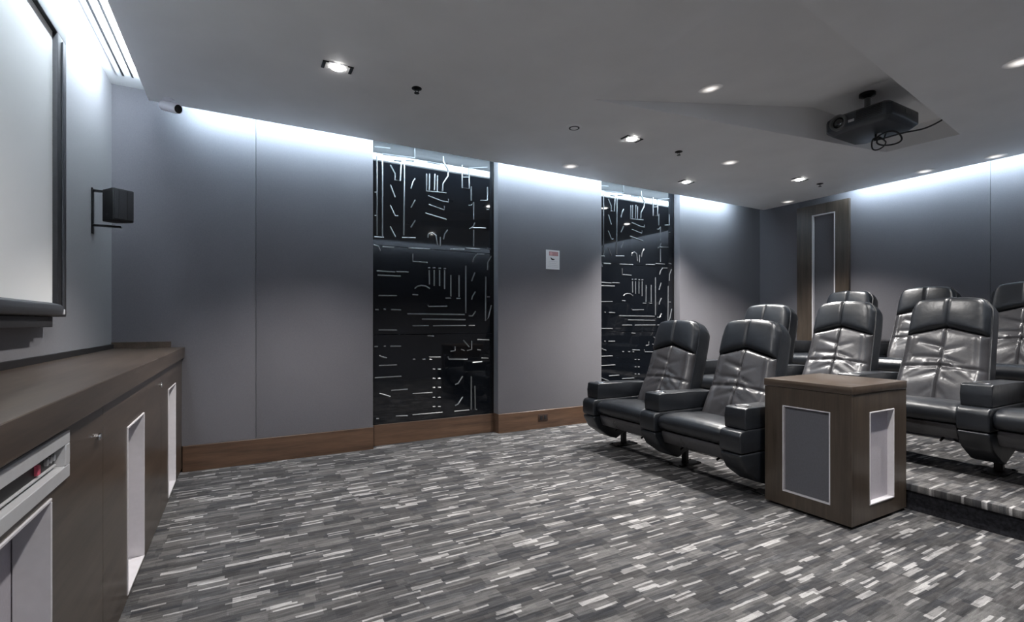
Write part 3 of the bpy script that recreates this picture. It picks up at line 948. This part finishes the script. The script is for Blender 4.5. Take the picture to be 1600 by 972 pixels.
# ================================================================ PROJECTOR
pj = tag(empty('projector', (4.50, 2.09, RZ)), 'black ceiling projector hanging in the recess over the seats', 'projector')
JO = (4.50, 2.09, RZ)
XA, XBk, YA, YB = 4.29, 4.80, 1.85, 2.335
z0, z1 = 2.715, 2.865
b = bmesh.new()
ol = [(XA, YA + .03), (XA, YB - .03), (XA + .04, YB), (XBk - .06, YB), (XBk, YB - .06), (XBk, YA + .06), (XBk - .06, YA), (XA + .03, YA)]
zz = [(z0, .035), (z0 + .03, .0), (z1 - .03, 0), (z1, .03)]
rings = []
for z, ins in zz:
    cx, cy = (XA + XBk) / 2, (YA + YB) / 2
    rings.append([Vector((cx + (x - cx) * (1 - ins / .25) - JO[0], cy + (y - cy) * (1 - ins / .24) - JO[1], z - JO[2])) for x, y in ol])
loft(b, rings)
bmesh.ops.bevel(b, geom=b.edges[:], offset=.004, segments=1, affect='EDGES')
body = mesh_obj('case', b, M['projector'], pj, smooth=25)
lc = Vector((XA - JO[0], 2.215 - JO[1], (z0 + z1) / 2 - JO[2] + .002))
b = bmesh.new()
lathe(b, [(.064, -.004), (.064, .020), (.058, .026), (.048, .026), (.044, .012), (.044, -.004)], lc, (-1, 0, 0), 32)
lr_ = mesh_obj('lens_ring', b, M['ring'], pj)
b = bmesh.new()
lathe(b, [(.044, .004), (.036, .012), (.02, .017), (.0, .019)], lc, (-1, 0, 0), 32)
mesh_obj('lens', b, M['lens_glass'], lr_)
b = bmesh.new()
for k in range(7):
    z = z0 + .04 + k * .0135
    box(b, XA - .004 - JO[0], XA + .002 - JO[0], 1.905 - JO[1], 2.085 - JO[1], z - JO[2], z + .006 - JO[2])
g = mesh_obj('vent_grille', b, M['black'], pj, smooth=0)
part_box('badge', M['silver'], pj, JO, XA - .003, XA + .002, 2.10, 2.145, z0 + .055, z0 + .075, .001, 1)
part_box('side_badge', M['ring'], pj, JO, 4.52, 4.60, YA - .003, YA + .002, z0 + .075, z0 + .105, .001, 1)
b = bmesh.new()
lathe(b, [(.022, 0), (.022, -.15)], (4.47 - JO[0], 2.09 - JO[1], 3.015 - JO[2]), (0, 0, 1), 20)
mesh_obj('mount_pole', b, M['ring'], pj)
b = bmesh.new()
lathe(b, [(.058, .01), (.058, -.012), (.030, -.022), (.022, -.03)], (4.47 - JO[0], 2.09 - JO[1], 3.015 - JO[2]), (0, 0, 1), 24)
mesh_obj('mount_plate', b, M['black_metal'], pj)
for a in (-.10, .10):
    b = bmesh.new()
    box(b, 4.47 - .10 - JO[0], 4.47 + .12 - JO[0], 2.09 + a - .012 - JO[1], 2.09 + a + .012 - JO[1], z1 - JO[2], z1 + .012 - JO[2], .002, 1)
    box(b, 4.47 - .012 - JO[0], 4.47 + .012 - JO[0], 2.09 + min(0, a) - JO[1], 2.09 + max(0, a) - JO[1], z1 + .008 - JO[2], z1 + .022 - JO[2], .002, 1)
    mesh_obj('mount_arm', b, M['black_metal'], pj)
# cable hanging from its underside
KO = JO
def kp(lst):
    return [(a - KO[0], b2 - KO[1], c - KO[2]) for a, b2, c in lst]
b = bmesh.new()
def loop_pts(c, ru, rz, n=14, ph=0.0, turn=1.0):
    u = Vector((.62, -.78, 0))
    return [tuple(Vector(c) + u * (ru * math.cos(ph + 2 * math.pi * turn * k / n)) + Vector((0, .01 * math.sin(k), rz * math.sin(ph + 2 * math.pi * turn * k / n)))) for k in range(n + 1)]
main = [(4.60, 2.09, z0 + .005), (4.58, 2.08, z0 - .03)] + loop_pts((4.60, 1.99, z0 - .065), .085, .055, 14, math.pi) + [(4.70, 1.94, z0 - .02), (4.80, 1.84, z0 + .0), (4.90, 1.77, z0 + .055), (4.92, 1.753, z0 + .085)]
tube(b, spline(kp(main), 6), .0065, 7)
cb = mesh_obj('cable', b, M['black'], pj)
b = bmesh.new()
tube(b, spline(kp([(4.60, 2.09, z0)] + loop_pts((4.585, 2.07, z0 - .085), .048, .05, 12, .6) + [(4.62, 2.02, z0)]), 6), .0055, 7)
mesh_obj('cable_loop', b, M['black'], cb)
b = bmesh.new()
box(b, *[v for v in (4.585 - KO[0], 4.625 - KO[0], 2.045 - KO[1], 2.075 - KO[1], z0 - .028 - KO[2], z0 - .001 - KO[2])], .003, 1)
mesh_obj('plug', b, M['silver'], cb)

# ================================================================ CINEMA RECLINERS
PITCH = 0.735
LEAN = math.radians(19)
BX, BZ, BS = 0.445, 0.36, 0.862
A_ = Vector((math.sin(LEAN), 0, math.cos(LEAN)))
N_ = Vector((-math.cos(LEAN), 0, math.sin(LEAN)))
def bp(s, y, n):
    bow = 0.020 * math.sin(math.pi * min(1, max(0, s / BS)))          # backrest is slightly hollow
    return Vector((BX, y, BZ)) + A_ * s + N_ * (n - bow)
def hw(s):
    t = s / BS
    w = 0.277 - 0.030 * min(1, t / 0.55) - 0.014 * max(0, (t - 0.55) / 0.45)
    return w
def rise(u):
    return BS - 0.032 * abs(u) ** 2.2 - 0.060 * max(0, abs(u) - 0.72) ** 2 / 0.0784
def edge(t, p=8):
    return max(0.0, 1 - abs(t) ** p) ** 0.5
def s_chev(u):
    return 0.622 - 0.066 * min(1, abs(u) / 0.95)
def seg_d(u, v, a, b):
    ax, ay, bx, by = *a, *b
    dx, dy = bx - ax, by - ay
    t = max(0, min(1, ((u - ax) * dx + (v - ay) * dy) / (dx * dx + dy * dy)))
    return math.hypot((u - ax - t * dx), (v - ay - t * dy)), t
CREASES = [((.04, .74), (.62, .86), .055, -.014), ((-.08, .70), (-.50, .80), .05, -.007), ((.05, .60), (.72, .66), .05, -.013),
           ((-.12, .60), (-.55, .57), .045, -.008), ((.08, .42), (.66, .34), .06, -.010), ((-.14, .36), (-.42, .31), .065, -.008),
           ((.12, .22), (.40, .10), .07, -.006), ((-.06, .20), (-.30, .06), .08, -.006), ((.30, .55), (.85, .40), .05, .008), ((-.3, .52), (-.8, .38), .05, .008)]
def lower_front(u, v):
    s = v * s_chev(u) + 0.004
    y = u * hw(s)
    e = edge(u, 7) * edge(max(0, (v - .5) * 2), 14)
    n = 0.012 + 0.040 * e
    n += 0.012 * math.cos(u * math.pi * 1.0) * math.sin(math.pi * v)
    n += 0.016 * math.exp(-((v - .30) / .20) ** 2) * e                   # lumbar roll
    n -= 0.018 * math.exp(-(u / .026) ** 2)
    n += 0.014 * math.exp(-((abs(u) - .84) / .10) ** 2) * e
    vm = .50 + .03 * abs(u)
    n -= 0.013 * math.exp(-((v - vm) / .022) ** 2) * e
    for a, b, w, d in CREASES:
        q, t = seg_d(u, v, a, b)
        n += d * math.exp(-(q / (w * .62)) ** 2) * (1 - .65 * t) * e
    return bp(s, y, n)
def lower_back(u, v):
    s = v * s_chev(u) + 0.004
    return bp(s, u * hw(s) * .995, -0.004)
def head_front(u, v):
    s0, s1 = s_chev(u) + 0.003, rise(u)
    s = s0 + (s1 - s0) * v
    k = max(0, abs(u) - .80) / .20
    y = u * hw(s) - math.copysign(0.010 * k * max(0, (v - .6) / .4), u)
    e = edge(u, 9) * edge((v - .5) * 2, 10)
    n = 0.012 + 0.048 * e + 0.012 * math.cos(u * 1.4) * math.sin(math.pi * v)
    n -= 0.012 * math.exp(-(u / .030) ** 2) * e
    n -= 0.003 * math.exp(-((u + .2 * (v - .4)) / .25) ** 2) * e
    return bp(s, y, n)
def head_back(u, v):
    s0, s1 = s_chev(u) + 0.003, rise(u)
    s = s0 + (s1 - s0) * v
    return bp(s, u * hw(s) * .995, -0.004)

def build_recliner():
    r = empty('cinema_recliner')
    # backrest shell
    b = bmesh.new()
    tmp = bmesh.new()
    outl = []
    K = 26
    for i in range(9):
        s = 0.0 + 0.70 * i / 8
        outl.append((s, hw(s) + .008))
    top = [(rise(-1 + 2 * i / K) + .006, (1 - 2 * i / K) * (hw(BS) + .008)) for i in range(K + 1)]
    ring = outl + top + [(s, -w) for s, w in outl[::-1]]
    fr = [tmp.verts.new(bp(s, y, -.002)) for s, y in ring]
    mid = [tmp.verts.new(bp(s, y, -.10)) for s, y in ring]
    bk = [tmp.verts.new(bp(s * .985, y * .93, -.155)) for s, y in ring]
    n = len(ring)
    for p, q in ((fr, mid), (mid, bk)):
        for k in range(n):
            tmp.faces.new((p[k], p[(k + 1) % n], q[(k + 1) % n], q[k]))
    tmp.faces.new(fr); tmp.faces.new(bk[::-1])
    merge(b, tmp)
    sh = mesh_obj('backrest', b, M['leather'], r, smooth=40)
    b = bmesh.new(); sheet(b, lower_front, lower_back, 60, 60)
    mesh_obj('back_cushion', b, M['leather_lit'], r, smooth=60)['label'] = 'creased leather back cushion with a middle seam'
    b = bmesh.new(); sheet(b, head_front, head_back, 36, 16)
    mesh_obj('headrest', b, M['leather'], r, smooth=60)
    # seat
    prof = [(.03, .335), (-.005, .345), (-.022, .372), (-.024, .41), (-.010, .442), (.025, .458), (.09, .466), (.20, .460), (.33, .448), (.46, .438), (.53, .43), (.53, .335)]
    cx, cz = .25, .395
    rings = []
    for y, k, lift in ((-.284, .92, -.014), (-.280, .96, -.007), (-.268, .99, -.002), (-.23, 1, 0), (-.1, 1, .004), (0, 1, .005), (.1, 1, .004), (.23, 1, 0), (.268, .99, -.002), (.280, .96, -.007), (.284, .92, -.014)):
        rings.append([Vector((cx + (x - cx) * (1 - (1 - k) * .35), y, cz + (z - cz) * k + (lift if z > .44 else 0))) for x, z in prof])
    b = bmesh.new(); loft(b, rings)
    mesh_obj('seat_cushion', b, M['leather'], r, smooth=60)
    b = bmesh.new()
    prism(b, [(.004, .332), (.010, .30), (.034, .235), (.062, .235), (.055, .29), (.045, .332)], -.272, .272, .008, 2)
    mesh_obj('leg_rest', b, M['leather_lit'], r)
    # mechanism and rear skirt under the seat
    b = bmesh.new()
    for y in (-.2, .2):
        tube(b, [(.10, y, .30), (.20, y, .20), (.36, y, .15), (.50, y, .28)], .010, 6)
        tube(b, [(.09, y * .8, .20), (.26, y * .8, .27), (.44, y * .8, .18)], .008, 6)
    tube(b, [(.26, -.28, .26), (.26, .28, .26)], .012, 8)
    tube(b, [(.44, -.28, .18), (.44, .28, .18)], .012, 8)
    mesh_obj('recline_linkage', b, M['black_metal'], r)
    b = bmesh.new()
    box(b, .16, .54, -.28, .28, .285, .337, .005, 1)
    mesh_obj('seat_pan', b, M['black'], r)
    add_arm(r, PITCH / 2)
    return r

ARM_MESH = {}
def add_arm(r, y):
    def part(name, mat, parent, make, smooth=40):
        if name not in ARM_MESH:
            b = bmesh.new()
            make(b)
            o = mesh_obj(name, b, mat, parent, smooth=smooth)
            ARM_MESH[name] = o.data
        else:
            o = bpy.data.objects.new(name, ARM_MESH[name])
            COL.objects.link(o)
            o.parent = parent
        return o
    def rest(b):
        prism(b, [(0, .466), (-.002, .540), (.004, .600), (.03, .607), (.35, .600), (.63, .592), (.64, .58), (.64, .466)], -.077, .077, .016, 3)
    a = part('armrest', M['leather'], r, rest)
    a.location.y = y
    def ring(b):
        lathe(b, [(.043, .000), (.050, .0), (.051, .005), (.047, .007), (.043, .005)], (.085, 0, .603), (0, 0, 1), 28)
    part('cup_holder_ring', M['chrome'], a, ring)
    def well(b):
        lathe(b, [(.0440, .0), (.0440, .0045), (.0, .0025)], (.085, 0, .6035), (0, 0, 1), 28)
    part('cup_holder_cap', M['steel'], a, well)
    def up(b):
        prism(b, [(-.040, .458), (-.055, .430), (-.055, .345), (-.045, .318), (.60, .318), (.60, .466), (.0, .466)], -.080, .080, .012, 3)
    o = part('arm_panel', M['leather'], r, up); o.location.y = y
    def lowp(b):
        prism(b, [(-.050, .314), (-.045, .290), (.010, .200), (.15, .110), (.22, .090), (.30, .135), (.46, .215), (.60, .240), (.60, .314)], -.078, .078, .012, 3)
    o = part('lower_panel', M['leather'], r, lowp); o.location.y = y
    def post(b):
        box(b, .350, .390, -.022, .022, .008, .24, .004, 1)
    o = part('pedestal', M['black_metal'], r, post); o.location.y = y
    def foot(b):
        box(b, .24, .50, -.055, .055, 0, .012, .004, 1)
        for (px, py) in ((.265, -.04), (.265, .04), (.475, -.04), (.475, .04)):
            lathe(b, [(.009, .012), (.009, .018), (.0, .019)], (px, py, 0), (0, 0, 1), 8)
    o = part('base_plate', M['black_metal'], r, foot); o.location.y = y

G1, G2, G3 = 'front row cinema chairs', 'second row cinema chairs', 'rear row cinema chairs'
ROWS = [(2.80, 0.0, G1, [(3.180, 'black leather cinema chair in the front row, beside the black glass panel', False),
                         (2.445, 'black leather cinema chair in the front row, right next to the wooden podium', True)]),
        (4.00, T1Z, G2, [(3.105, 'black leather cinema chair on the first step, directly behind the two front row chairs', False),
                         (2.370, 'black leather cinema chair on the first step, rising behind the left half of the podium', False),
                         (1.635, 'big black leather cinema chair on the first step, just right of the podium', False),
                         (0.900, 'black leather cinema chair cut off by the right picture edge, only its seat showing', True)]),
        (5.45, T2Z, G3, [(3.060, 'black leather cinema chair in the rear row, nearly hidden and below the wooden wall panel', False),
                         (2.325, 'black leather cinema chair in the rear row, seen between two second row chairs', False),
                         (1.590, 'black leather cinema chair in the rear row, its back cut by the right picture edge', True)])]
proto = build_recliner()
first = True
for (x, z, grp, seats) in ROWS:
    for (y, lab, last) in seats:
        c = proto if first else copy_tree(proto)
        if not first or last:
            pass
        first = False
        c.location = (x, y, z)
        tag(c, lab, 'chair', grp)
        c['_end'] = last
for o in [o for o in COL.objects if o.get('_end') is not None]:
    if o['_end']:
        add_arm(o, -PITCH / 2)
    del o['_end']
